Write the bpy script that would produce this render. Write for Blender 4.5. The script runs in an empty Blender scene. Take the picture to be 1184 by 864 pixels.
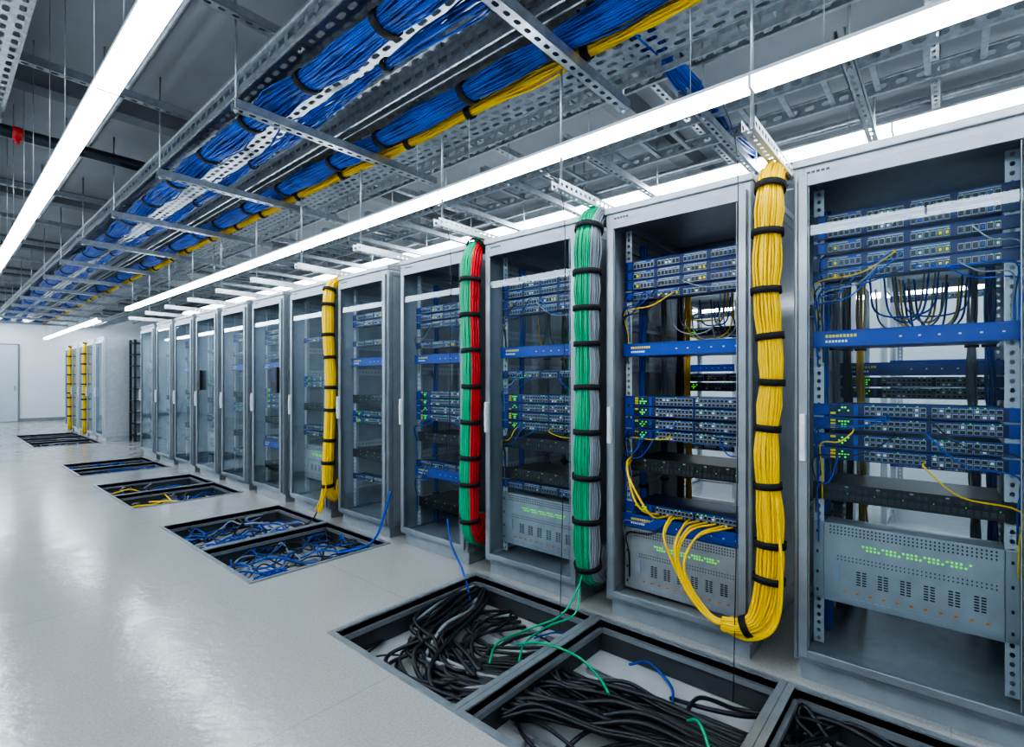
import bpy, math, random
from mathutils import Vector
random.seed(7)
R = random.random
U = random.uniform
scene = bpy.context.scene
col = scene.collection
try:
    scene.view_settings.view_transform = 'AgX'
    scene.view_settings.look = 'AgX - High Contrast'
    scene.view_settings.exposure = -0.12
except Exception as ex:
    print('view', ex)

# ------------------------------------------------------------------ materials
def M(name, c, rough=.5, metal=0., var=.08, scale=12., bump=0., emit=0., ecol=None, spec=None):
    m = bpy.data.materials.new(name); m.use_nodes = True
    nt = m.node_tree; b = nt.nodes['Principled BSDF']
    tc = nt.nodes.new('ShaderNodeTexCoord')
    n = nt.nodes.new('ShaderNodeTexNoise'); n.inputs['Scale'].default_value = scale
    n.inputs['Detail'].default_value = 3
    nt.links.new(tc.outputs['Object'], n.inputs['Vector'])
    r = nt.nodes.new('ShaderNodeValToRGB')
    r.color_ramp.elements[0].position = .3; r.color_ramp.elements[1].position = .7
    r.color_ramp.elements[0].color = [max(0, x*(1-var)) for x in c]+[1]
    r.color_ramp.elements[1].color = [min(1, x*(1+var)) for x in c]+[1]
    nt.links.new(n.outputs['Fac'], r.inputs['Fac'])
    nt.links.new(r.outputs['Color'], b.inputs['Base Color'])
    b.inputs['Roughness'].default_value = rough
    b.inputs['Metallic'].default_value = metal
    if emit > 0:
        b.inputs['Emission Color'].default_value = list(ecol or c)+[1]
        b.inputs['Emission Strength'].default_value = emit
    if bump > 0:
        bp = nt.nodes.new('ShaderNodeBump'); bp.inputs['Strength'].default_value = bump
        bp.inputs['Distance'].default_value = .01
        nt.links.new(n.outputs['Fac'], bp.inputs['Height'])
        nt.links.new(bp.outputs['Normal'], b.inputs['Normal'])
    return m

mFrame = M('rack_aluminium', (.31, .34, .375), .3, .45)
mPanel = M('rack_side_paint', (.33, .36, .39), .34, .2)
mPale  = M('rack_pale_paint', (.47, .51, .55), .4, .1)
mDark  = M('dark_steel', (.045, .055, .07), .45, .5)
mBlackP= M('black_plastic', (.010, .011, .014), .42)
mSteel = M('galvanised_steel', (.42, .45, .485), .32, .8, .18, 25)
mSteelD= M('strut_steel', (.38, .41, .445), .34, .7, .15, 20)
mBlue  = M('blue_enamel', (.007, .055, .34), .3)
mNavy  = M('navy_metal', (.010, .022, .085), .4, .2)
mPort  = M('port_grey', (.30, .35, .42), .4)
mWhite = M('white_plastic', (.7, .73, .76), .4)
mLabelY= M('yellow_label', (.8, .62, .01), .5)
mChas  = M('chassis_grey', (.34, .365, .39), .35, .35)
mGreenL= M('green_indicator', (.08, .6, .04), .4, emit=.8, ecol=(.15, .9, .05))
mOrange= M('orange_connector', (.7, .22, .02), .4)
cBlue  = M('blue_cable', (.004, .070, .40), .36, 0, .4, 6)
cYel   = M('yellow_cable', (.88, .56, .0), .36, 0, .08, 6)
cGreen = M('green_cable', (.0, .36, .17), .36, 0, .12, 6)
cRed   = M('red_cable', (.62, .010, .02), .36, 0, .12, 6)
cGrey  = M('grey_cable', (.24, .265, .30), .45, 0, .12, 6)
cBlack = M('black_cable', (.016, .019, .024), .36, 0, .2, 6)
cWhite = M('pale_cable', (.55, .6, .64), .42)
mStrap = M('strap_fabric', (.008, .008, .010), .7)
mWall  = M('wall_paint', (.74, .79, .84), .55, 0, .02, 2)
mDoorP = M('door_paint', (.54, .62, .70), .45, 0, .03, 2)
mCeil  = M('ceiling_slab', (.27, .285, .31), .7, 0, .12, 1.2, .05)
mBeam  = M('ceiling_beam', (.17, .185, .20), .6, .1, .1, 3)
mPit   = M('plenum_shade', (.05, .055, .065), .6)  # dark pit sides painted in for the shade of the open plenum
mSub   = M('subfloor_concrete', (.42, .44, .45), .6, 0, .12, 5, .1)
mRedP  = M('red_valve', (.5, .02, .02), .4)
mTrim  = M('edge_trim', (.29, .32, .35), .34, .5)

def lampmat(s):
    m = bpy.data.materials.new('lamp_diffuser'); m.use_nodes = True
    nt = m.node_tree; b = nt.nodes['Principled BSDF']
    b.inputs['Base Color'].default_value = (.9, .95, 1, 1)
    b.inputs['Emission Color'].default_value = (.84, .94, 1, 1)
    b.inputs['Emission Strength'].default_value = s
    return m
mLamp = lampmat(25)

def floormat():
    m = bpy.data.materials.new('polished_floor'); m.use_nodes = True
    nt = m.node_tree; b = nt.nodes['Principled BSDF']
    tc = nt.nodes.new('ShaderNodeTexCoord')
    def N(sc, det):
        n = nt.nodes.new('ShaderNodeTexNoise'); n.inputs['Scale'].default_value = sc; n.inputs['Detail'].default_value = det
        nt.links.new(tc.outputs['Object'], n.inputs['Vector']); return n
    n1 = N(110, 4); n2 = N(4.0, 6); n3 = N(22, 6)
    r = nt.nodes.new('ShaderNodeValToRGB')
    r.color_ramp.elements[0].position = .3; r.color_ramp.elements[1].position = .66
    r.color_ramp.elements[0].color = (.325, .325, .315, 1); r.color_ramp.elements[1].color = (.415, .415, .402, 1)
    nt.links.new(n1.outputs['Fac'], r.inputs['Fac'])
    br = nt.nodes.new('ShaderNodeTexBrick'); br.offset = 0; br.inputs['Scale'].default_value = 1
    br.inputs['Brick Width'].default_value = 1.87; br.inputs['Row Height'].default_value = 1.87; br.inputs['Mortar Size'].default_value = .003
    br.inputs['Color1'].default_value = (1, 1, 1, 1); br.inputs['Color2'].default_value = (.97, .97, .97, 1); br.inputs['Mortar'].default_value = (.8, .8, .8, 1)
    nt.links.new(tc.outputs['Object'], br.inputs['Vector'])
    mx = nt.nodes.new('ShaderNodeMixRGB'); mx.blend_type = 'MULTIPLY'; mx.inputs[0].default_value = 1
    nt.links.new(r.outputs['Color'], mx.inputs[1]); nt.links.new(br.outputs['Color'], mx.inputs[2])
    nt.links.new(mx.outputs['Color'], b.inputs['Base Color'])
    mr = nt.nodes.new('ShaderNodeMapRange'); mr.inputs['From Min'].default_value = .3; mr.inputs['From Max'].default_value = .7
    mr.inputs['To Min'].default_value = .09; mr.inputs['To Max'].default_value = .24
    nt.links.new(n2.outputs['Fac'], mr.inputs['Value']); nt.links.new(mr.outputs['Result'], b.inputs['Roughness'])
    b.inputs['Specular IOR Level'].default_value = .6
    bp = nt.nodes.new('ShaderNodeBump'); bp.inputs['Strength'].default_value = .3; bp.inputs['Distance'].default_value = .005
    nt.links.new(n3.outputs['Fac'], bp.inputs['Height']); nt.links.new(bp.outputs['Normal'], b.inputs['Normal'])
    return m
mFloor = floormat()

def glassmat():
    m = bpy.data.materials.new('door_glass'); m.use_nodes = True
    nt = m.node_tree; nt.nodes.clear()
    o = nt.nodes.new('ShaderNodeOutputMaterial'); mx = nt.nodes.new('ShaderNodeMixShader')
    t = nt.nodes.new('ShaderNodeBsdfTransparent'); t.inputs[0].default_value = (.92, .95, .965, 1)
    g = nt.nodes.new('ShaderNodeBsdfGlossy'); g.inputs['Roughness'].default_value = .02
    g.inputs[0].default_value = (.85, .93, 1, 1)
    lw = nt.nodes.new('ShaderNodeLayerWeight'); lw.inputs[0].default_value = .5
    p = nt.nodes.new('ShaderNodeMath'); p.operation = 'POWER'; p.inputs[1].default_value = 5
    a = nt.nodes.new('ShaderNodeMath'); a.operation = 'MULTIPLY_ADD'; a.inputs[1].default_value = .6; a.inputs[2].default_value = .016
    nt.links.new(lw.outputs['Facing'], p.inputs[0]); nt.links.new(p.outputs[0], a.inputs[0])
    nt.links.new(a.outputs[0], mx.inputs[0]); nt.links.new(t.outputs[0], mx.inputs[1]); nt.links.new(g.outputs[0], mx.inputs[2])
    nt.links.new(mx.outputs[0], o.inputs[0])
    return m
mGlass = glassmat()

# ------------------------------------------------------------------ mesh builder
class MB:
    def __init__(s): s.v = []; s.f = []; s.m = []; s.sm = []
    def box(s, a, b, mi=0):
        i = len(s.v); x0, y0, z0 = a; x1, y1, z1 = b
        s.v += [(x0,y0,z0),(x1,y0,z0),(x1,y1,z0),(x0,y1,z0),(x0,y0,z1),(x1,y0,z1),(x1,y1,z1),(x0,y1,z1)]
        for q in ((0,3,2,1),(4,5,6,7),(0,1,5,4),(1,2,6,5),(2,3,7,6),(3,0,4,7)):
            s.f.append([i+k for k in q]); s.m.append(mi); s.sm.append(False)
        return s
    def quad(s, pts, mi=0):
        i = len(s.v); s.v += [tuple(p) for p in pts]; s.f.append([i+k for k in range(len(pts))]); s.m.append(mi); s.sm.append(False)
    def tube(s, path, r, n=6, mi=0, frames=None, cap=True):
        fr = frames or pframes(path)
        i = len(s.v)
        for k, (p, N, B) in enumerate(fr):
            rr = r[k] if isinstance(r, list) else r
            for j in range(n):
                a = 2*math.pi*j/n
                q = p+N*(math.cos(a)*rr)+B*(math.sin(a)*rr); s.v.append((q.x, q.y, q.z))
        L = len(fr)
        for k in range(L-1):
            for j in range(n):
                a = i+k*n+j; b = i+k*n+(j+1) % n
                s.f.append([a, b, b+n, a+n]); s.m.append(mi); s.sm.append(True)
        if cap:
            s.f.append([i+j for j in range(n)][::-1]); s.m.append(mi); s.sm.append(False)
            s.f.append([i+(L-1)*n+j for j in range(n)]); s.m.append(mi); s.sm.append(False)
        return s
    def perf(s, o, u, v, cu, cv, hu, hv, nu, nv, mi=0, stag=True):
        o = Vector(o); u = Vector(u); v = Vector(v)
        for a in range(nu):
            for b in range(nv):
                off = (cv*.18 if (a % 2 and stag) else (-cv*.18 if stag else 0))
                p = o+u*(a*cu)+v*(b*cv); c = p+u*(cu/2)+v*(cv/2+off)
                i = len(s.v); hx = hu/2; hy = hv/2; k = min(hx, hy)*.6
                O = [p, p+u*cu, p+u*cu+v*cv, p+v*cv]
                I = [c+u*(-hx+k)-v*hy, c+u*(hx-k)-v*hy, c+u*hx+v*(-hy+k), c+u*hx+v*(hy-k),
                     c+u*(hx-k)+v*hy, c+u*(-hx+k)+v*hy, c-u*hx+v*(hy-k), c-u*hx+v*(-hy+k)]
                s.v += [tuple(q) for q in O+I]
                F = [(0,1,5,4),(1,6,5),(1,2,7,6),(2,8,7),(2,3,9,8),(3,10,9),(3,0,11,10),(0,4,11)]
                for q in F: s.f.append([i+k2 for k2 in q]); s.m.append(mi); s.sm.append(False)
        return s
    def mesh(s, name, mats):
        me = bpy.data.meshes.new(name); me.from_pydata(s.v, [], s.f)
        for m in mats: me.materials.append(m)
        me.polygons.foreach_set('material_index', s.m)
        me.polygons.foreach_set('use_smooth', s.sm)
        me.update(); return me

def pframes(path, n0=None):
    path = [Vector(p) for p in path]; out = []; N = None
    for k, p in enumerate(path):
        t = (path[min(k+1, len(path)-1)]-path[max(k-1, 0)]).normalized()
        if N is None:
            N = Vector(n0) if n0 else (Vector((1, 0, 0)) if abs(t.x) < .8 else Vector((0, 0, 1)))
        N = (N-t*N.dot(t)).normalized(); B = t.cross(N)
        out.append((p, N.copy(), B))
    return out

def smooth(pts, n=8):
    P = [Vector(p) for p in pts]; P = [P[0]*2-P[1]]+P+[P[-1]*2-P[-2]]; out = []
    for i in range(1, len(P)-2):
        a, b, c, d = P[i-1:i+3]
        for k in range(n):
            t = k/n
            out.append(.5*((2*b)+(c-a)*t+(2*a-5*b+4*c-d)*t*t+(3*b-a-3*c+d)*t**3))
    out.append(P[-2]); return out

def resample(path, step):
    cum = [0]
    for a, b in zip(path, path[1:]): cum.append(cum[-1]+(b-a).length)
    n = max(2, round(cum[-1]/step)); out = []; j = 0
    for i in range(n+1):
        s = cum[-1]*i/n
        while j < len(path)-2 and cum[j+1] < s: j += 1
        t = (s-cum[j])/max(1e-9, cum[j+1]-cum[j]); out.append(path[j].lerp(path[j+1], min(1, t)))
    return out

def ob(name, mesh, parent=None, loc=(0, 0, 0), bevel=0):
    o = bpy.data.objects.new(name, mesh); col.objects.link(o); o.location = loc
    if parent: o.parent = parent
    if bevel:
        m = o.modifiers.new('bevel', 'BEVEL'); m.width = bevel; m.segments = 2; m.limit_method = 'ANGLE'
    return o
def top(name, mesh, label, category, loc=(0, 0, 0), group=None, kind=None, bevel=0):
    o = ob(name, mesh, None, loc, bevel); o['label'] = label; o['category'] = category
    if group: o['group'] = group
    if kind: o['kind'] = kind
    return o
def struct(name, mb, mats):
    o = ob(name, mb.mesh(name, mats)); o['kind'] = 'structure'; return o
def inst(name, parts, label, category, loc, group=None):
    e = top(name, None, label, category, loc, group); e.empty_display_size = .1
    def add(ps, par):
        for p in ps:
            c = ob(p[0], p[1], par, (0, 0, 0), p[2])
            if len(p) > 3: add(p[3], c)
    add(parts, e); return e

# ------------------------------------------------------------------ layout constants
XF = 2.484; W = .765; D = 1.0; H = 2.26; PITCH = .935; ZC = 3.6
YL = [.52+PITCH*k for k in range(12)]
rackY = [y-W for y in YL]
farY = [13.7+.94*k for k in range(5)]
PX0, PX1 = 1.38, 2.40
pits = [(-.38, .50), (.56, 1.44), (1.50, 2.40), (3.42, 4.32), (4.38, 5.30), (6.30, 7.12), (7.18, 8.02), (9.0, 9.68), (9.74, 10.4), (13.6, 14.6), (14.66, 15.7), (15.76, 16.8)]
pd = -.16

# ------------------------------------------------------------------ room
f = MB()
xs = [-2.2, PX0, PX1, 8.5]
ys = sorted(set([-3.0, 22.7]+[y for p in pits for y in p]))
for i in range(3):
    for y0, y1 in zip(ys, ys[1:]):
        if i == 1 and any(abs(p[0]-y0) < 1e-6 for p in pits): continue
        f.quad([(xs[i], y0, 0), (xs[i+1], y0, 0), (xs[i+1], y1, 0), (xs[i], y1, 0)])
for a, b in pits:
    for (p, q) in (((PX0, a), (PX1, a)), ((PX1, a), (PX1, b)), ((PX1, b), (PX0, b)), ((PX0, b), (PX0, a))):
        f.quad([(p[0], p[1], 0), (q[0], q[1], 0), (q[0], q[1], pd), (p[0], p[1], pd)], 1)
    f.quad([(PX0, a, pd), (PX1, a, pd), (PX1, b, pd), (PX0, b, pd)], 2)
struct('floor', f, [mFloor, mPit, mSub])
struct('ceiling', MB().box((-2.2, -3, ZC), (8.5, 22.7, ZC+.1)), [mCeil])
struct('wall_left', MB().box((-2.3, -3, 0), (-2.2, 22.7, ZC)), [mWall])
struct('wall_right', MB().box((8.5, -3, 0), (8.6, 22.7, ZC)), [mWall])
struct('wall_far', MB().box((-2.3, 22.7, 0), (8.6, 22.8, ZC)), [mWall])
struct('wall_near', MB().box((-2.3, -3.1, 0), (8.6, -3, ZC)), [mWall])
struct('baseboard_far', MB().box((-2.2, 22.68, 0), (8.5, 22.7, .1)), [mTrim])
d = MB(); d.box((.98, 22.655, 0), (1.95, 22.69, 2.5)); d.box((1.02, 22.64, .02), (1.91, 22.66, 2.46), 1)
d.box((1.82, 22.60, 1.0), (1.86, 22.64, 1.15), 2)
struct('door_1', d, [mTrim, mDoorP, mSteel])
k = 0
for y in [-1.2, 1.9, 5.0, 8.1, 11.2, 14.3, 17.4, 20.5]:
    k += 1; struct('trim_%d' % k, MB().box((-2.2, y, ZC-.16), (8.5, y+.16, ZC)), [mBeam])
for a, b in pits:
    k += 1; t = MB(); w = .029; z0 = -.03; z1 = .008
    t.box((PX0-w, a-w, z0), (PX0, b+w, z1)); t.box((PX1, a-w, z0), (PX1+w, b+w, z1))
    t.box((PX0, a-w, z0), (PX1, a, z1)); t.box((PX0, b, z0), (PX1, b+w, z1))
    t.box((PX0, a, -.055), (PX0+.02, b, -.03)); t.box((PX0, b-.02, -.055), (PX1, b, -.03)); t.box((PX0, a, -.055), (PX1, a+.02, -.03)); t.box((PX1-.02, a, -.055), (PX1, b, -.03))
    struct('trim_%d' % k, t, [mTrim])

# ------------------------------------------------------------------ racks
def ring(mb, x0, x1, y0, y1, z0, z1, w, wt=None, mi=0):
    wt = wt or w
    mb.box((x0, y0, z0), (x1, y0+w, z1), mi); mb.box((x0, y1-w, z0), (x1, y1, z1), mi)
    mb.box((x0, y0+w, z0), (x1, y1-w, z0+w), mi); mb.box((x0, y0+w, z1-wt), (x1, y1-w, z1), mi)
def rack_parts(door=True, glass=True, fm=None, pm=None, sides=True):
    fm = fm or mFrame; pm = pm or mPanel
    P = []
    b = MB()
    b.box((.03, .02, 0), (D-.03, .05, .09)); b.box((.03, W-.05, 0), (D-.03, W-.02, .09))
    b.box((.03, .05, 0), (.06, W-.05, .09)); b.box((D-.06, .05, 0), (D-.03, W-.05, .09))
    P.append(('plinth', b.mesh('plinth', [fm]), 0))
    b = MB()
    for x in (0, D-.045):
        ring(b, x, x+.045, 0, W, .09, H-.035, .04, .07)
    for y in (0, W-.035):
        b.box((.045, y, .09), (D-.045, y+.035, .13)); b.box((.045, y, H-.085), (D-.045, y+.035, H-.035))
    b.box((-.006, .004, .10), (0, .016, H-.045)); b.box((-.006, W-.016, .10), (0, W-.004, H-.045))
    P.append(('frame', b.mesh('frame', [fm]), .004))
    b = MB(); b.box((-.012, -.004, H-.035), (D+.005, W+.004, H)); b.box((.12, .12, H), (D-.2, W-.12, H+.012))
    P.append(('roof', b.mesh('roof', [pm]), .004))
    if sides:
        for y0 in (.004, W-.012):
            b = MB(); b.box((.05, y0, .13), (D-.05, y0+.008, H-.085))
            P.append(('side_panel', b.mesh('side_panel', [pm]), 0))
    b = MB(); b.box((.05, .04, .1), (D-.05, W-.04, .112))
    P.append(('base_tray', b.mesh('base_tray', [mChas]), 0))
    for x in (.12, .86):
        for s in (0, 1):
            b = MB(); y = .055 if s == 0 else W-.095
            n = 58; cv = (H-.25)/n
            b.perf((x, y, .14), (0, 1, 0), (0, 0, 1), .04, cv, .014, .017, 1, n, 0, False)
            ye = .055 if s == 0 else W-.058
            b.box((x, ye, .14), (x+.05, ye+.003, H-.11))
            P.append(('mounting_rail', b.mesh('mounting_rail', [mPale]), 0))
    # perforated depth rails along the inside of the far side
    for z in (.30, .68, 1.36, 1.60, 2.06):
        b = MB(); n = 20; b.perf((.175, W-.040, z), (1, 0, 0), (0, 0, 1), .034, .05, .017, .020, n, 1, 0, False)
        b.box((.175, W-.040, z-.004), (.855, W-.022, z)); b.box((.175, W-.040, z+.05), (.855, W-.022, z+.054))
        P.append(('depth_rail', b.mesh('depth_rail', [mPale]), 0))
    b = MB(); n = 40; b.perf((.46, W-.036, .16), (1, 0, 0), (0, 0, 1), .07, .049, .03, .020, 1, n, 0, False)
    P.append(('lacing_strip', b.mesh('lacing_strip', [mSteelD]), 0))
    b = MB(); yy = W-.05
    for q in range(5): b.box((-.0015, yy-.018*q-.013, H-.07), (0, yy-.018*q, H-.058))
    P.append(('name_label', b.mesh('name_label', [mDark]), 0))
    if door:
        b = MB(); x0, x1 = -.022, -.002
        ring(b, x0, x1, .022, W-.022, .115, H-.075, .034, .05)
        b.box((-.026, .060, .16), (-.022, .064, H-.13))
        b.box((-.024, W-.064, .16), (-.020, W-.060, H-.13))
        h = MB(); h.box((-.045, W-.050, .96), (-.022, W-.030, 1.16)); h.box((-.05, W-.047, 1.0), (-.045, W-.033, 1.12))
        ch = [('handle', h.mesh('handle', [mWhite]), .004)]
        if glass:
            g = MB(); g.box((-.014, .056, .149), (-.010, W-.056, H-.125)); ch.append(('door_glass', g.mesh('door_glass', [mGlass]), 0))
        P.append(('door', b.mesh('door', [fm]), .003, ch))
    return P
RP = rack_parts(True)
RPnoglass = rack_parts(True, False)
RPfar = rack_parts(True, True, mPale, mPale)
RPopen = rack_parts(False, fm=mPale, sides=False)
lab = {0: 'grey aluminium rack with patch panels and a vented power unit',
       1: 'grey aluminium rack beside a thick yellow cable bundle',
       2: 'grey aluminium rack beside a green and grey cable bundle',
       3: 'grey aluminium rack beside a red and green cable bundle'}
for i, y in enumerate(rackY):
    inst('server_rack', RPnoglass if i == 1 else RP, lab.get(i, 'tall grey server rack with a glazed door'), 'server rack', (XF, y, 0), 'racks along the aisle')
for y in farY:
    inst('server_rack', RPfar, 'pale grey server rack at the far end of the aisle', 'server rack', (XF, y, 0), 'racks at the end of the aisle')
backY = [-2.2+PITCH*q for q in range(9)]
for y in backY:
    inst('server_rack', RPopen, 'open grey server rack in the row behind', 'server rack', (5.1, y, 0), 'racks in the second row')
s = MB()
for (x, y) in ((0, 0), (.66, 0), (0, .36), (.66, .36)): s.box((x, y, 0), (x+.04, y+.04, 2.2))
b = MB(); t = MB()
for q in range(9):
    z = .12+q*.25; b.box((0.0, .0, z), (.70, .40, z+.02))
    for r in range(5): t.box((.05+r*.125, .03, z+.02), (.14+r*.125, .3, z+.02+.05+.05*((q*3+r) % 3)))
inst('storage_shelf', [('frame', s.mesh('frame', [mDark]), 0), ('shelf', b.mesh('shelf', [mDark]), 0), ('stored_units', t.mesh('stored_units', [mPort]), 0)],
     'dark open shelf unit holding small grey devices', 'shelf', (2.9, 13.2, 0))

# ------------------------------------------------------------------ equipment
EW = .655
def patch_panel(seed):
    random.seed(seed)
    b = MB(); b.box((0, 0, 0), (.008, EW, .050)); b.box((.008, .045, .004), (.10, EW-.045, .046)); b.box((-.004, 0, .048), (0, EW, .050), 1)
    for gi in range(4):
        if gi != seed % 4: b.box((-.0015, .05+gi*.143, .039), (0, .05+gi*.143+.118, .044), 2)
    b.box((-.0015, EW-.045, .006), (0, EW-.02, .044), 1)
    b.box((-.0025, EW-.16, .008), (0, EW-.13, .044), 1)
    p = MB()
    for gi in range(4):
        for q in range(6):
            y = .05+gi*.143+q*.0205
            p.box((-.004, y, .006), (0, y+.018, .034), 0); p.box((-.005, y+.0015, .009), (-.004, y+.0165, .030), 1)
            rr = R()
            if rr < .16: p.box((-.013, y+.004, .012), (-.005, y+.013, .024), 2)
            elif rr < .22: p.box((-.013, y+.004, .012), (-.005, y+.013, .024), 3)
            elif rr < .34: p.box((-.009, y+.004, .012), (-.005, y+.013, .022), 5)
            if R() < .2: p.box((-.0055, y+.003, .031), (-.004, y+.007, .034), 4)
    return [('faceplate', b.mesh('faceplate', [mNavy, mBlue, mPort]), 0), ('port_row', p.mesh('port_row', [mPort, mBlackP, cBlue, mLabelY, mGreenL, mWhite]), 0)]
def switch(seed):
    random.seed(seed)
    b = MB(); b.box((0, 0, 0), (.008, EW, .052)); b.box((.008, .045, .003), (.30, EW-.045, .049), 1)
    b.box((-.003, .03, .003), (0, EW-.03, .049), 1)
    b.box((-.005, EW-.06, .005), (-.003, EW-.03, .047), 0); b.box((-.0045, EW-.165, .005), (-.003, EW-.15, .047), 0)
    p = MB()
    for q in range(20):
        y = .045+q*.0205+(.014 if q > 9 else 0)
        for z in (.006, .027):
            p.box((-.006, y, z), (-.003, y+.018, z+.018), 0); p.box((-.007, y+.0015, z+.0015), (-.006, y+.0165, z+.0145), 1)
            if R() < .13: p.box((-.014, y+.004, z+.003), (-.006, y+.014, z+.012), 2)
        if R() < .3: p.box((-.008, y+.005, .0465), (-.003, y+.010, .0495), 4)
    for q in range(4):
        for z in (.010, .021, .034):
            if R() < .5: p.box((-.006, EW-.135+q*.011, z), (-.003, EW-.135+q*.011+.007, z+.007), 4)
    for z in (.008, .022, .036):
        if R() < .75: p.box((-.007, EW-.085, z), (-.003, EW-.066, z+.009), 3)
    return [('chassis', b.mesh('chassis', [mBlue, mNavy]), 0), ('port_row', p.mesh('port_row', [mPort, mBlackP, mWhite, mLabelY, mGreenL]), 0)]
def blue_panel():
    b = MB(); b.box((-.02, 0, 0), (.008, EW, .070)); b.box((.008, .045, .004), (.3, EW-.045, .06)); b.box((-.023, .0, .064), (-.02, EW, .070))
    l = MB()
    for q in range(9): l.box((-.0215, EW-.05-.013*q-.009, .040), (-.02, EW-.05-.013*q, .052))
    for q in range(7): l.box((-.0215, EW-.05-.012*q-.008, .018), (-.02, EW-.05-.012*q, .028), 1)
    for q in range(6): l.box((-.0215, .04+.06*q, .030), (-.02, .048+.06*q, .036), 1)
    return [('front_cover', b.mesh('front_cover', [mBlue]), .003), ('lettering', l.mesh('lettering', [mLabelY, mWhite]), 0)]
def dark_panel():
    b = MB(); b.box((0, 0, 0), (.008, EW, .075)); b.box((.008, .045, .004), (.35, EW-.045, .07))
    p = MB()
    for q in range(26):
        y = .04+q*.022
        p.box((-.004, y, .012), (0, y+.015, .030), 0)
        if q % 3: p.box((-.004, y, .042), (0, y+.010, .058), 0)
        if q % 5 == 2: p.box((-.005, y, .062), (0, y+.012, .067), 2)
    for q in range(6): p.box((-.005, .05+q*.095, .035), (0, .053+q*.095, .038), 1)
    return [('faceplate', b.mesh('faceplate', [mBlackP]), 0), ('port_row', p.mesh('port_row', [mDark, mGreenL, mPort]), 0)]
def power():
    hh = .34
    b = MB(); b.box((0, 0, 0), (.006, .04, hh)); b.box((0, EW-.04, 0), (.006, EW, hh)); b.box((-.004, .04, 0), (.12, EW-.04, hh))
    v = MB(); l = MB(); o = MB()
    x0 = -.0055; xb = -.004
    for q in range(26):
        for r in (0, 1):
            if (q*7+r*3) % 5: l.box((x0-.001, .13+q*.0135, .242+r*.014), (xb, .13+q*.0135+.007, .249+r*.014))
    for q in range(6):
        for r in range(6):
            for s in (0, 1): v.box((x0, .09+q*.074+s*.020, .092+r*.0105), (xb, .09+q*.074+s*.020+.014, .097+r*.0105))
    for q in range(11): o.box((x0-.004, .08+q*.045, .052), (xb, .091+q*.045, .059))
    for q in range(40):
        for z in (.296, .310, .324): v.box((x0, .06+q*.0135, z), (xb, .06+q*.0135+.005, z+.006))
    for q in range(38):
        for z in (.185, .200): v.box((x0, .06+q*.0135, z), (xb, .06+q*.0135+.004, z+.005))
    for q in range(24): v.box((x0-.002, .06+q*.0225, .020), (xb, .074+q*.0225, .030), 1)
    v.box((x0-.006, EW-.10, .10), (xb, EW-.075, .17), 1)
    for y in (.015, EW-.02):
        for z in (.03, .11, .2, .29): v.box((-.002, y, z), (0, y+.008, z+.012))
    return [('chassis', b.mesh('chassis', [mChas]), .002), ('vent_grille', v.mesh('vent_grille', [mBlackP, mPort]), 0),
            ('indicator_row', l.mesh('indicator_row', [mGreenL]), 0), ('connector_row', o.mesh('connector_row', [mOrange]), 0)]
PPs = [patch_panel(s) for s in (1, 2, 3, 4)]; SWs = [switch(s) for s in (5, 6, 7, 8)]
random.seed(11)
EQ = {
 'p': ('network_patch_bay', PPs, 'navy patch panel with grey sockets', 'patch panel'),
 's': ('network_switch', SWs, 'blue network switch with green indicator lights', 'network switch'),
 'b': ('rack_appliance', [blue_panel()], 'bright blue rack unit with small yellow lettering', 'rack equipment'),
 'd': ('rack_controller', [dark_panel()], 'black rack unit with small indicator dots', 'rack equipment'),
 'w': ('power_unit', [power()], 'grey vented power unit with green lights', 'power supply'),
}
def place(code, x, y, z, grp, dx=.111):
    n, parts, l, c = EQ[code]; inst(n, random.choice(parts), l, c, (x+dx, y+.055, z), grp)
L1 = [('p', 1.74), ('p', 1.795), ('p', 1.86), ('p', 1.925), ('p', 1.98), ('b', 1.45), ('s', .96), ('s', 1.02), ('s', 1.09), ('s', 1.15), ('d', .78), ('w', .34)]
L2 = [('p', 1.75), ('p', 1.81), ('p', 1.865), ('p', 1.92), ('b', 1.44), ('s', .98), ('s', 1.04), ('s', 1.105), ('s', 1.165), ('d', .80), ('s', .57), ('b', .49), ('w', .14)]
L3 = [('p', 1.80), ('p', 1.86), ('p', 1.915), ('p', 1.745), ('b', 1.46), ('p', 1.32), ('s', .98), ('s', 1.04), ('s', 1.10), ('s', 1.16), ('d', .85), ('d', .64), ('p', .58), ('w', .2)]
L4 = [('p', 1.72), ('p', 1.78), ('p', 1.84), ('b', 1.44), ('p', 1.56), ('s', 1.11), ('s', 1.05), ('s', .99), ('s', 1.17), ('d', .82), ('b', .55), ('p', .62), ('d', .3)]
L5 = [('p', 1.8), ('p', 1.86), ('p', 1.62), ('b', 1.44), ('d', 1.1), ('s', .98), ('s', .92), ('d', .6), ('p', .4)]
L6 = [('p', 1.7), ('s', 1.3), ('s', 1.24), ('d', 1.0), ('p', .8), ('p', .74), ('w', .3)]
layouts = [L1, L2, L3, L4, L5, L6, L4, L5, L6, L5, L6, L5]
for i, L in enumerate(layouts):
    for c, z in L: place(c, XF, rackY[i], z, 'equipment in the racks')
REAR = [[('p', 1.53), ('s', 1.27), ('b', 1.33), ('s', 1.21), ('d', .66), ('p', 2.04)], [('s', 1.6), ('p', 1.3), ('s', 1.24), ('p', .9), ('d', .66)], [('p', 1.66), ('s', 1.25), ('d', .75)], [('p', 1.6), ('d', 1.2), ('s', .7)]]
for i, L in enumerate(REAR):
    for c, z in L: place(c, XF, rackY[i], z, 'equipment at the rack rear', .849)
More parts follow.
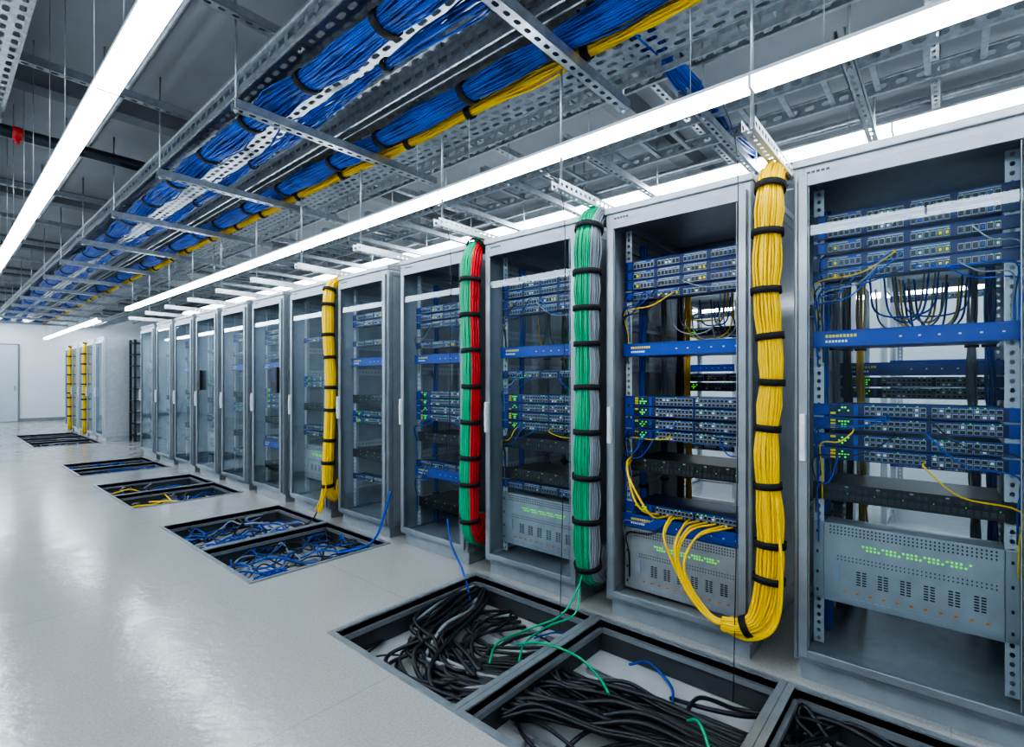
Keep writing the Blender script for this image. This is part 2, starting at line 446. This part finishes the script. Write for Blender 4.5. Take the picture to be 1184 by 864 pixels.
for i, y in enumerate(backY):
    LL = [('p', 1.97), ('b', 1.27), ('s', .9), ('s', .96), ('d', .8), ('p', 1.7)] if i % 2 else [('p', 1.95), ('b', 1.4), ('s', .9), ('p', .6), ('p', 1.2)]
    for c, z in LL: place(c, 5.1, y, z, 'equipment in the second row')

def access():
    b = MB(); b.box((-.03, 0, 0), (0, .13, .27)); s = MB(); s.box((-.032, .02, .13), (-.03, .11, .24)); k2 = MB()
    for r in range(3):
        for q in range(3): k2.box((-.033, .025+q*.03, .03+r*.028), (-.03, .045+q*.03, .048+r*.028))
    return [('housing', b.mesh('housing', [mBlackP]), .004), ('screen', s.mesh('screen', [mNavy]), 0), ('keypad', k2.mesh('keypad', [mDark]), 0)]
AP = access()
for i in (6, 8):
    inst('access_terminal', AP, 'small black access keypad mounted on a rack door', 'control panel', (XF-.022, rackY[i]+.05+(.45 if i == 8 else 0), 1.18), 'door access terminals')

# ------------------------------------------------------------------ bundles
def disc(a, b, r):
    pts = []; s = r*1.92; ny = int(b/(s*.866))+1; nx = int(a/s)+1
    for j in range(-ny, ny+1):
        for i in range(-nx-1, nx+2):
            x = (i+(.5 if j % 2 else 0))*s; y = j*s*.866
            if (x/a)**2+(y/b)**2 <= 1: pts.append((x, y))
    return pts
def bundle(name, label, path, a, b, r, colorf, mats, ties, n0=(0, 1, 0), step=.06, taper=None, wob=.3, group=None, tiew=.03, n=6, tails=None, cat='cable bundle'):
    P = resample(path, step); fr = pframes(P, n0); L = len(P)
    mb = MB(); pts = disc(a, b, r)
    tset = [int(t*(L-1)) for t in ties]
    for (x, y) in pts:
        ph1, ph2 = U(0, 6.3), U(0, 6.3); am = r*wob*U(.5, 1.6)
        q = []
        for k, (p, N, B) in enumerate(fr):
            near = min([abs(k-t) for t in tset]+[4])/4.
            sc = (.90+.24*near)*(taper(k/(L-1)) if taper else 1)
            xx = x*sc+am*near*2*math.sin(k*step*5+ph1); yy = y*sc+am*near*2*math.sin(k*step*4.2+ph2)
            q.append((p+N*xx+B*yy, N, B))
        mb.tube(None, r, n, colorf(x, y), q)
    if tails:
        for tp_, mi in tails: mb.tube(tp_, r, n, mi)
    e = top(name, None, label, cat, tuple(P[-1]), group)
    base = P[-1]
    ms = mb.mesh('cable_strands', mats); o = ob('cable_strands', ms, e); o.location = -base
    for t in tset:
        t = max(1, min(L-2, t)); p, N, B = fr[t]; T = N.cross(B); sc = (taper(t/(L-1)) if taper else 1)
        tb = MB(); m = 20; ra, rb = a*.95*sc+r+.002, b*.95*sc+r+.002
        rings = []
        for off, g in ((-tiew/2, 0), (-tiew/2, .005), (tiew/2, .005), (tiew/2, 0)):
            rings.append([p-base+T*off+N*(math.cos(2*math.pi*j/m)*(ra+g))+B*(math.sin(2*math.pi*j/m)*(rb+g)) for j in range(m)])
        for rg in rings: tb.v += [tuple(v) for v in rg]
        for ri in range(4):
            r2 = (ri+1) % 4
            for j in range(m):
                tb.f.append([ri*m+j, ri*m+(j+1) % m, r2*m+(j+1) % m, r2*m+j]); tb.m.append(0); tb.sm.append(ri == 1)
        ob('cable_strap', tb.mesh('cable_strap', [mStrap]), e)
    return e

tp = lambda s: (.62+.38*min(1, s/.06))*(1+.05*math.sin(s*11))
tpy = lambda s: (.62+.38*min(1, s/.06))*(1+.12*math.sin(s*9))*(1 if s < .86 else 1-.5*(s-.86)/.14)
gapc = [y+(PITCH-W)/2 for y in YL]
def vpath(Y, z0, X=2.44):
    j = lambda: U(-.014, .014)
    p = [(X+.16, Y, 2.235), (X+.06, Y, 2.235), (X, Y, 2.10), (X-.005, Y+j(), 1.75), (X+j(), Y+j(), 1.4), (X+j(), Y+j(), 1.0), (X-.005, Y+j(), .6), (X-.01, Y, z0+.15), (X+.01, Y, z0+.04), (X+.07, Y, z0), (X+.13, Y, z0+.04), (X+.15, Y, z0+.15)]
    return smooth(p, 8)
g0 = gapc[0]
tl = []
for q in range(8):
    dy = U(-.025, .025); dz = U(-.02, .02); s = q/7.
    tl.append((smooth([(2.38+dy*.5, g0+.14, .215+dz), (2.375+dy*.5, g0+.21, .19+dz), (2.385+dy*.5, g0+.28+.04*s, .23+dz+.02*s), (2.39+dy*.4, g0+.34+.07*s, .32+.06*s), (2.41+dy*.3, g0+.36+.11*s+dy, .42+.10*s), (2.48, g0+.31+.16*s+dy, .54+.06*s), (2.585, g0+.20+.30*s, .585)], 8), 0))
for q in range(10):
    dy = U(-.035, .035)
    tl.append((smooth([(2.43+dy, g0-.02+dy*.5, .8), (2.39+dy, g0-.035+dy, .45), (2.37+dy*.5, g0-.02+dy*.6, .25), (2.375, g0+.08+dy*.3, .17+dy*.4), (2.375, g0+.19, .185+dy*.4)], 8), 0))
for q in range(2):
    tl.append((smooth([(2.58, rackY[1]+.45+.05*q, .58), (2.46, rackY[1]+.48+.05*q, .60+.02*q), (2.44, rackY[1]+.55+.03*q, .70), (2.47, rackY[1]+.63, .82+.03*q), (2.58, rackY[1]+.66, .86+.02*q)], 8), 0))
yp = smooth([(2.59, g0, 2.235), (2.49, g0, 2.235), (2.43, g0, 2.10), (2.422, g0+.012, 1.7), (2.43, g0-.010, 1.35), (2.426, g0+.010, 1.0), (2.42, g0-.006, .6), (2.40, g0+.005, .36), (2.385, g0+.05, .235), (2.375, g0+.13, .20), (2.375, g0+.18, .195)], 8)
tiesv = [.09+.098*q for q in range(9)]
def tj(): return [t+U(-.018, .018) for t in tiesv]
bundle('cable_bundle', 'thick yellow cable bundle with black straps hanging beside a rack', yp, .050, .050, .0058, lambda x, y: 0, [cYel], tj()+[.975], taper=tpy, step=.05, tails=tl, wob=.6)
bundle('cable_bundle', 'thick green and grey cable bundle with black straps', vpath(gapc[1], .20, 2.43), .070, .066, .0066, lambda x, y: 0 if .84*x-.53*y > -.016 else 1, [cGreen, cGrey], tj(), taper=tp, step=.05, wob=.35)
bundle('cable_bundle', 'green and red cable bundle with black straps', vpath(gapc[2], .22, 2.43), .062, .058, .0072, lambda x, y: 0 if .7*x-.71*y > -.008 else 1, [cGreen, cRed], tj(), taper=tp, step=.06, wob=.35)
tl = []
for q in range(8):
    tl.append((smooth([(2.40, gapc[4]+U(-.05, .05), .6), (2.38+U(-.02, .02), gapc[4]+U(-.05, .05), .3), (2.36+U(-.02, .02), gapc[4]+U(-.05, .06), .17), (2.34+U(-.02, .02), gapc[4]+U(-.05, .06), .09+U(0, .05))], 6), 0))
bundle('cable_bundle', 'yellow cable bundle with loose ends at the bottom', vpath(gapc[4], .22, 2.43), .050, .046, .0075, lambda x, y: 0, [cYel], tj(), taper=tp, step=.07, tails=tl, wob=.5)
def vfar(Y): return smooth([(2.56, Y, 2.235), (2.44, Y, 2.1), (2.44, Y, 1.2), (2.44, Y, .04)], 8)
for q, Yb in enumerate((farY[1]+W+.09, farY[3]+W+.09)):
    bundle('cable_bundle', 'distant yellow cable bundle beside a pale rack', vfar(Yb), .045, .045, .014, lambda x, y: 0, [cYel], tiesv, step=.12, n=5)

# ------------------------------------------------------------------ overhead trays
ZB = 2.90
y_t0, y_t1 = .2, 20.0
def tray(label, x0, x1, z, side=.09, cu=.06, cv=.1):
    ln = y_t1-y_t0; nv = int(ln/cv); nu = max(1, round((x1-x0)/cu)); cu = (x1-x0)/nu
    e = top('cable_tray', None, label, 'cable tray', (x0, y_t0, z), 'overhead cable trays')
    b = MB(); b.perf((0, 0, 0), (1, 0, 0), (0, 1, 0), cu, cv, cu*.5, cv*.62, nu, nv)
    ob('tray_base', b.mesh('tray_base', [mSteel]), e)
    for x in (0, x1-x0):
        s = MB(); s.perf((x, 0, 0), (0, 1, 0), (0, 0, 1), cv, side, cv*.62, side*.3, nv, 1, 0, False)
        s.box((x-.006, 0, side-.004), (x+.006, nv*cv, side+.010)); s.box((x-.006, 0, -.006), (x+.006, nv*cv, .006))
        ob('side_rail', s.mesh('side_rail', [mSteel]), e)
    return e
def ladder(label, x0, x1, z, side=.08, sp=.22):
    w = x1-x0; L = y_t1+2.2; y0 = y_t0-2.2
    e = top('cable_ladder', None, label, 'cable tray', (x0, y0, z), 'overhead cable ladders')
    for x in (0, w):
        s = MB(); n = int(L/.09); s.perf((x, 0, 0), (0, 1, 0), (0, 0, 1), L/n, side, .05, side*.34, n, 1, 0, False)
        s.box((x-.012, 0, side-.003), (x+.012, L, side+.003)); s.box((x-.012, 0, -.003), (x+.012, L, .003))
        ob('side_rail', s.mesh('side_rail', [mSteel]), e)
    r = MB(); q = .1
    while q < L: r.box((.012, q, .008), (w-.012, q+.028, .024)); q += sp
    o = ob('rungs', r.mesh('rungs', [mSteel]), e); o['kind'] = 'stuff'
tray('galvanised perforated cable tray carrying blue cables', 1.17, 1.80, ZB+.17, -.12)
tray('galvanised perforated cable tray carrying blue and yellow cables', 1.88, 2.60, ZB+.17, -.10)
ladder('galvanised cable ladder above the racks', 3.22, 3.58, ZB+.05)
ladder('narrow steel cable ladder above the racks', 2.80, 3.0, ZB+.28, .07, .16)
ladder('galvanised cable ladder behind the racks', 4.65, 5.0, ZB+.1)
tray('galvanised perforated cable tray below the ceiling', .12, .36, ZB+.35, .08, .06)
ladder('steel cable ladder below the ceiling', -.75, -.45, ZB+.35, .07)

def strut(length, w=.07, h=.045, cell=.07):
    b = MB(); n = int(length/cell); cell = length/n
    b.perf((0, 0, 0), (1, 0, 0), (0, 1, 0), cell, w, cell*.5, w*.34, n, 1, 0, False)
    b.box((0, -.0, 0), (length, .004, h)); b.box((0, w-.004, 0), (length, w, h)); b.box((0, .004, h-.004), (length, .014, h)); b.box((0, w-.014, h-.004), (length, w-.004, h))
    return b
def bar(name, label, x0, x1, y, z, rods, w=.07, h=.05, zt=ZC, group='ceiling support bars'):
    e = top(name, None, label, 'support bar', (x0, y, z), group)
    ob('channel', strut(x1-x0, w, h).mesh('channel', [mSteelD]), e)
    for rx in rods:
        t = MB(); t.tube([Vector((rx-x0, w/2, -.02)), Vector((rx-x0, w/2, zt-z))], .006, 8)
        t.tube([Vector((rx-x0, w/2, -.012)), Vector((rx-x0, w/2, 0))], .014, 6); t.tube([Vector((rx-x0, w/2, h)), Vector((rx-x0, w/2, h+.012))], .014, 6)
        ob('threaded_rod', t.mesh('threaded_rod', [mSteel]), e)
barY = [1.38]+[3.05+1.44*q for q in range(12)]
for y in barY:
    bar('support_bar', 'steel channel bar carrying the cable bundles', 1.14, 2.62, y, ZB-.05, (1.155, 2.607))
for q in range(15):
    y = -.55+1.44*q
    bar('ceiling_strut', 'perforated steel strut under the ceiling', -2.1, 6.5, y+.6, 3.30, (-1.0, .8, 2.7, 4.4), .06, .05)
for y in (-.4, .36, 1.1, 1.9, 2.65, 3.4, 4.2, 5.0, 6.2, 7.6, 9.0):
    bar('tray_hanger_bar', 'perforated bar carrying the tray above the racks', 2.75, 4.2, y, ZB-.02, (3.05, 4.15), .055, .045)

def ypath(X, Z, y0, y1, amp=.02):
    ph = U(0, 6); return [Vector((X+amp*math.sin(y*.9+ph), y, Z+.006*math.sin(y*2.2+ph))) for y in [y0+(y1-y0)*q/160 for q in range(161)]]
def tt(y0, y1, sp, off=0): 
    n = int((y1-y0)/sp); return [(off+sp*(q+.5+U(-.12, .12)))/(y1-y0) for q in range(n)]
bundle('cable_bundle', 'thick blue cable bundle strapped along the overhead tray', ypath(1.38, ZB+.065, .3, 19.5, .014), .076, .046, .0052, lambda x, y: 0, [cBlue], tt(.3, 19.5, .72), n0=(1, 0, 0), step=.12, wob=1.7, n=5, tiew=.045)
bundle('cable_bundle', 'thin blue cable bundle on the overhead tray', ypath(1.60, ZB+.04, .3, 19.5, .035), .026, .022, .0052, lambda x, y: 0, [cBlue], tt(.3, 19.5, 1.44), n0=(1, 0, 0), step=.16, wob=2.4, n=5, tiew=.03)
bundle('cable_bundle', 'blue cable bundle strapped along the second tray', ypath(2.03, ZB+.06, .3, 19.5, .01), .070, .046, .0052, lambda x, y: 0, [cBlue], tt(.3, 19.5, .72, .1), n0=(1, 0, 0), step=.12, wob=1.7, n=5, tiew=.045)
bundle('cable_bundle', 'yellow cable bundle running beside the blue cables', ypath(2.165, ZB+.05, .3, 19.5, .01), .030, .032, .0052, lambda x, y: 0, [cYel], tt(.3, 19.5, .72, .1), n0=(1, 0, 0), step=.12, wob=1.6, n=5, tiew=.045)
xp = smooth([(2.1, 1.22, ZB+.20), (2.65, 1.2, ZB+.20), (3.1, 1.18, ZB+.14), (3.6, 1.2, ZB+.14), (4.4, 1.2, ZB+.2)], 10)
bundle('cable_bundle', 'blue cable bundle crossing between overhead trays', xp, .07, .025, .0075, lambda x, y: 0, [cBlue], [.3, .5, .7], n0=(0, 1, 0), step=.08, wob=.8, n=5)

# ------------------------------------------------------------------ lamps
def lamp(x, y0, y1, z, w=.06, h=.045, label='white linear lamp hanging below the ceiling', group='linear lamps', zt=ZC):
    L = y1-y0; e = top('linear_lamp', None, label, 'ceiling lamp', (x, y0, z), group)
    d = MB(); d.box((-w/2, .006, 0), (w/2, L-.006, h)); ob('diffuser', d.mesh('diffuser', [mLamp]), e)
    b = MB(); b.box((-w/2, .0, h), (w/2, L, h+.015)); b.box((-w/2-.002, 0, -.002), (w/2+.002, .006, h+.002)); b.box((-w/2-.002, L-.006, -.002), (w/2+.002, L, h+.002))
    ob('housing', b.mesh('housing', [mWhite]), e)
    for yy in (.25, L-.25):
        t = MB(); t.tube([Vector((0, yy, h+.015)), Vector((0, yy, zt-z))], .0025, 5); ob('suspension_wire', t.mesh('suspension_wire', [mSteel]), e)
y = gapc[0]-2*PITCH*2
ys_ = []
while y < 10.0: ys_.append(y); y += 2*PITCH
for y in ys_: lamp(2.17, y, min(y+2*PITCH, 10.3), 2.47)
for q in range(4): lamp(2.17, 12.4+1.7*q, 12.4+1.7*(q+1), 2.47)
for q in range(-2, 14): lamp(.47, .13+1.2*q, .13+1.2*(q+1), 2.45, .07)
for q in range(-1, 6): lamp(4.3, .3+2.4*q, .3+2.4*(q+1), 2.99, .12)
for q in range(-1, 9): lamp(-1.35, .3+2.4*q, .3+2.4*(q+1), 2.9, .12)  # added row out of view on the left, brightens aisle and floor
for q in range(-1, 4): lamp(6.7, .3+2.4*q, .3+2.4*(q+1), 2.20, .10)
for x in (-.6, 1.5, 3.6): lamp(x, 19.9, 22.3, 3.15, .16)  # added lamps tucked behind trays and racks to brighten the far wall

def bracket(Y):
    e = top('hanger_bracket', None, 'perforated steel bracket with a rod above the rack gap', 'bracket', (2.12, Y-.025, 2.29), 'hanger brackets')
    b = MB(); L = .62; n = 14
    b.perf((0, 0, 0), (1, 0, 0), (0, 1, 0), L/n, .05, .02, .018, n, 1, 0, False)
    b.perf((0, 0, 0), (1, 0, 0), (0, 0, 1), L/n, .05, .022, .02, n, 1, 0, False)
    b.perf((0, .05, 0), (1, 0, 0), (0, 0, 1), L/n, .05, .022, .02, n, 1, 0, False)
    ob('arm', b.mesh('arm', [mWhite]), e)
    t = MB(); t.tube([Vector((.05, .025, -.01)), Vector((.05, .025, ZC-2.29))], .007, 8); ob('rod', t.mesh('rod', [mSteel]), e)
for g in gapc[:11]: bracket(g)

p = MB(); p.tube([Vector((-2.2, 0, 0)), Vector((1.6, 0, 0))], .045, 14)
v = MB(); v.tube([Vector((.42, 0, 0)), Vector((.48, 0, 0))], .05, 14); v.tube([Vector((.45, 0, -.08)), Vector((.45, 0, -.04))], .014, 10)
e = top('ceiling_pipe', None, 'dark sprinkler pipe with a small red fitting', 'pipe', (0, 5.36, 3.18)); ob('pipe', p.mesh('pipe', [mDark]), e); ob('valve', v.mesh('valve', [mRedP]), e)
for Y, X in ((8.4, 1.05), (3.9, 3.3), (13., .9)):
    s = MB(); s.tube([Vector((0, 0, 0)), Vector((0, 0, -.02)), Vector((0, 0, -.05)), Vector((0, 0, -.06))], [.07, .07, .045, .02], 18)
    top('smoke_detector', s.mesh('smoke_detector', [mWhite]), 'round white smoke detector on the ceiling', 'smoke detector', (X, Y, ZC), 'smoke detectors')
for X, Z, r in ((3.0, 3.42, .02), (3.1, 3.42, .02), (.95, 3.42, .018), (-.25, 3.42, .03), (4.9, 3.4, .03), (-1.0, 3.42, .018)):
    s = MB(); s.tube([Vector((0, 0, 0)), Vector((0, 25, 0))], r, 12)
    top('ceiling_conduit', s.mesh('ceiling_conduit', [mSteel]), 'thin grey conduit running below the ceiling', 'conduit', (X, -2.6, Z), 'ceiling conduits')

# ------------------------------------------------------------------ cables
def cable(name, label, pts, r, m, group=None, n=6, sm=7):
    P = smooth(pts, sm); b = P[0]; mb = MB(); mb.tube([q-b for q in P], r, n)
    return top(name, mb.mesh(name, [m]), label, 'cable', tuple(b), group)
def clampx(x): return max(PX0+.03, min(PX1-.03, x))
def pitcables(a, b, cnt, mats, r0, seedd, z0=-.2, zr=.12, flow=None, stp=.17, nseg=7, turn=.9):
    random.seed(seedd)
    for q in range(cnt):
        m, nm = random.choice(mats); r = r0*U(.75, 1.2)
        if flow:
            pts = [(clampx(x), max(a+.03, min(b-.03, y)), max(pd+r, z)) for x, y, z in flow(q)]
        else:
            x0, y0 = U(PX0+.1, PX1-.1), U(a+.05, b-.05); ang = U(0, 6.3); pts = []; cv = U(-turn, turn)
            for s in range(nseg):
                if not (PX0+.04 < x0 < PX1-.04 and a+.04 < y0 < b-.04): ang += 1.9
                pts.append((clampx(x0), max(a+.03, min(b-.03, y0)), max(pd+r+.002, z0+U(0, zr)))); x0 += math.cos(ang)*stp; y0 += math.sin(ang)*stp; ang += cv+U(-.3, .3)
        cable('floor_cable', '%s cable lying in the floor opening' % nm, pts, r, m, 'cables in the floor openings')
BK = (cBlack, 'black'); BL = (cBlue, 'blue'); YL2 = (cYel, 'yellow'); GR = (cGrey, 'grey')
def flowA(q):
    o = U(-.14, .14); o2 = U(-.18, .18); o3 = U(-.12, .12)
    return [(2.34, 2.30+o*.5, -.03+U(-.07, 0)), (2.15, 2.25+o, -.06+U(-.05, .03)), (1.88+o3, 2.18+o, -.08+U(-.05, .03)), (1.66+o, 2.03+o2, -.09+U(-.05, .03)), (1.58+o, 1.84+o2, -.09+U(-.05, .03)), (1.66+o, 1.66+o3, -.085), (1.78+o*1.5, 1.53, -.085+U(-.04, .02))]
pitcables(1.50, 2.40, 32, [BK]*16+[GR], .0105, 3, flow=flowA)
def flowA2(q):
    o = U(-.12, .12); o2 = U(-.15, .15)
    return [(2.3+o*.5, 1.95+o, -.11), (2.05+o, 1.98+o2, -.08), (1.82+o2, 1.88+o, -.10), (1.9+o, 1.66+o2, -.11), (2.1+o2, 1.56, -.12)]
pitcables(1.50, 2.40, 8, [BK, BK, BK, BL], .008, 33, flow=flowA2)
def flowB(q):
    o = U(-.17, .17); o2 = U(-.1, .1)
    return [(1.76+o*1.4, 1.42, -.085+U(-.04, .03)), (1.80+o, 1.25+o2, -.075+U(-.05, .04)), (1.88+o, 1.02+o2, -.075+U(-.05, .04)), (1.94+o*.8, .82+o2, -.08), (1.94+o, .58, -.09)]
pitcables(.56, 1.44, 34, [BK]*16+[GR], .0108, 4, flow=flowB)
pitcables(1.50, 2.40, 7, [BL, BK, BK], .006, 5, -.15, .05)
pitcables(.56, 1.44, 9, [BK, BK, BK, BL], .008, 6, -.15, .07)
pitcables(-.38, .50, 34, [BK], .010, 8, -.14, .10)
pitcables(3.42, 4.32, 26, [BL]*4+[BK, BK, GR], .0065, 9, -.15, .11, stp=.14, nseg=9, turn=.7)
pitcables(4.38, 5.30, 28, [BL]*4+[BK, BK, BK, GR], .007, 10, -.15, .11, stp=.14, nseg=9, turn=.7)
pitcables(6.30, 7.12, 16, [YL2, BK, YL2, BL, BK, GR], .008, 11, -.14, .10)
pitcables(7.18, 8.02, 16, [YL2, BL, BL, BK, BK, GR], .009, 12, -.14, .10)
pitcables(9.0, 9.68, 12, [BL, BK, BK, GR], .010, 13, -.13, .09)
pitcables(9.74, 10.4, 12, [BL, BK, BK, GR], .010, 14, -.13, .09)
for a, b in pits[-3:]: pitcables(a, b, 8, [BK, GR, BK], .014, int(a*10), -.12, .08)
random.seed(21)
for (x0, a, b) in ((2.0, .62, 1.38), (2.12, 1.56, 2.34), (1.9, 3.5, 4.25), (1.9, 4.45, 5.2), (1.44, .62, 1.38), (1.8, 6.4, 7.05), (1.8, 7.25, 7.95)):
    l = MB(); l.box((0, 0, 0), (.02, b-a, .025)); l.box((.16, 0, 0), (.18, b-a, .025))
    q = 0.05
    while q < b-a: l.box((.02, q, .004), (.16, q+.02, .02)); q += .12
    top('floor_cable_ladder', l.mesh('floor_cable_ladder', [mSteel]), 'small steel cable ladder inside the floor opening', 'cable ladder', (x0, a, pd), 'floor cable ladders')

G1 = gapc[1]
for q in range(2):
    cable('loose_cable', 'green cable dropping from the bundle into the floor opening', [(2.42, G1-.02+.02*q, .35), (2.38, G1+.02, .18), (2.30-.05*q, G1+.05*q, .04), (2.2-.1*q, G1+.1+.06*q, -.02), (2.0-.1*q, G1+.10+.1*q, -.03), (1.85-.1*q, G1+.02+.1*q, -.04)], .0055, cGreen, 'loose cables')
cable('loose_cable', 'green cable arching across the floor frame', [(1.95, 1.66, -.03), (1.94, 1.52, .03), (1.97, 1.42, .03), (2.02, 1.32, -.01), (1.98, 1.2, -.03), (1.9, 1.1, -.03)], .006, cGreen, 'loose cables')
cable('loose_cable', 'green cable dropping into the floor opening', [(1.95, .78, -.03), (1.90, .72, .02), (1.84, .66, -.01), (1.78, .62, -.07)], .006, cGreen, 'loose cables')
cable('loose_cable', 'blue cable running from the rack base into the opening', [(2.435, 2.72, .32), (2.40, 2.64, .16), (2.36, 2.5, .05), (2.30, 2.38, -.02), (2.2, 2.25, -.06)], .0075, cBlue, 'loose cables')
cable('loose_cable', 'blue cable running from the rack base into the opening', [(2.44, gapc[3]-.01, .42), (2.41, gapc[3]+.05, .2), (2.38, gapc[3]+.1, .05), (2.3, gapc[3]+.15, -.03), (2.15, gapc[3]+.3, -.08)], .010, cBlue, 'loose cables')
cable('loose_cable', 'black cable running from the rack base into the opening', [(2.42, gapc[4]+.02, .3), (2.36, gapc[4]+.06, .12), (2.30, gapc[4]+.12, .0), (2.1, gapc[4]+.2, -.07)], .007, cBlack, 'loose cables')
for X, Y, z1 in ((2.36, .72, -.12), (2.36, 1.66, -.10), (2.36, 2.62, .9)):
    cable('hanging_wire', 'thin black wire hanging in front of the racks', [(2.17, Y, 2.47), (X, Y, 2.3), (X+.01, Y, 1.6), (X, Y, .8), (X-.02, Y+.01, z1)], .0022, cBlack, 'hanging wires', n=5)

def rackcords(i, cnt, pal, zs):
    for q in range(cnt):
        m, nm = random.choice(pal); z = random.choice(zs)+U(.01, .04); y = rackY[i]+.055+U(.08, .56); side = .06 if R() < .35 else W-.085
        x = XF+.10; drop = U(.03, .16); ys2 = rackY[i]+side+U(-.01, .02); out = U(.025, .055)
        if abs(ys2-y) > .3: y = ys2+(.3 if y > ys2 else -.3)*U(.3, 1)
        cable('patch_cable', nm+' patch cable looping from a panel to the rack side', [(x, y, z), (x-out, y, z-.02), (x-out, y*.6+ys2*.4, z-drop*.8), (x-out*.6, ys2, z-drop), (x+.0, ys2, z-drop-.12), (x+.006, ys2, z-drop-.25)], .0032, m, 'patch cables in the racks', n=5, sm=5)
PAL = [(cBlue, 'blue')]*4+[(cGrey, 'grey'), (cYel, 'yellow'), (cBlack, 'black'), (cBlack, 'black')]
rackcords(0, 24, PAL, [1.74, 1.8, 1.853, 1.13, 1.08, .97])
rackcords(1, 22, PAL, [1.76, 1.81, 1.0, 1.055, .56])
rackcords(2, 18, PAL+[(cGreen, 'green')], [1.8, 1.32, .98])
rackcords(3, 14, PAL, [1.72, .99, .62])
for i in range(4):
    for q in range(12):
        m, nm = random.choice([(cGrey, 'grey'), (cWhite, 'white'), (cBlue, 'blue'), (cYel, 'yellow'), (cBlack, 'black'), (cBlue, 'blue')])
        y0 = rackY[i]+U(.1, .35); y1 = y0+U(.12, .3); x = XF+U(.35, .8); z = U(1.66, 1.76); s = U(.06, .18)
        cable('patch_cable', nm+' cable hanging in a loop inside the rack', [(x, y0, z+.1), (x, y0+.02, z-s*.6), (x, (y0+y1)/2, z-s), (x, y1-.02, z-s*.6), (x, y1, z+.1)], .0045, m, 'cables inside the racks', n=5, sm=5)
    for yy, xx, m, nm in ((.10, .78, cBlue, 'blue'), (.66, .78, cBlack, 'black'), (.60, .76, cYel if i != 2 else cGreen, 'yellow' if i != 2 else 'green'), (.16, .78, cGrey, 'grey'), (.69, .30, cBlue, 'blue'), (.69, .60, cGrey, 'grey')):
        Y = rackY[i]+yy; X = XF+xx
        bundle('cable_loom', nm+' vertical cable loom inside the rack', smooth([(X, Y, 2.1), (X+.01, Y+.01, 1.5), (X-.01, Y, 1.0), (X, Y-.005, .13)], 8), .016, .016, .0045, lambda x, y: 0, [m], [.15, .35, .55, .75, .9], step=.08, n=5, wob=1.3, group='looms in the racks', tiew=.015, cat='cable loom')
for i in range(4, 9):
    for yy, m, nm in ((.60, cBlue, 'blue'), (.14, cBlack, 'black'), (.5, cGrey, 'grey')):
        Y = rackY[i]+yy; X = XF+.45
        bundle('cable_loom', nm+' vertical cable loom inside the rack', smooth([(X, Y, 2.1), (X+.01, Y+.01, 1.5), (X-.01, Y, 1.0), (X, Y-.005, .13)], 6), .018, .018, .006, lambda x, y: 0, [m], [.15, .35, .55, .75, .9], step=.15, n=4, wob=1.3, group='looms in the racks', tiew=.02, cat='cable loom')

# ------------------------------------------------------------------ camera & world
cam = bpy.data.cameras.new('camera'); co = bpy.data.objects.new('camera', cam); col.objects.link(co)
cam.sensor_width = 36; cam.lens = 586/1184*36; cam.shift_y = 9/1184; cam.clip_start = .02
co.location = (0, 0, 1.3); co.rotation_euler = (math.radians(90), 0, -math.radians(49.1))
scene.camera = co
w = bpy.data.worlds.new('world'); scene.world = w; w.use_nodes = True
w.node_tree.nodes['Background'].inputs[0].default_value = (.6, .7, .8, 1)
w.node_tree.nodes['Background'].inputs[1].default_value = .3
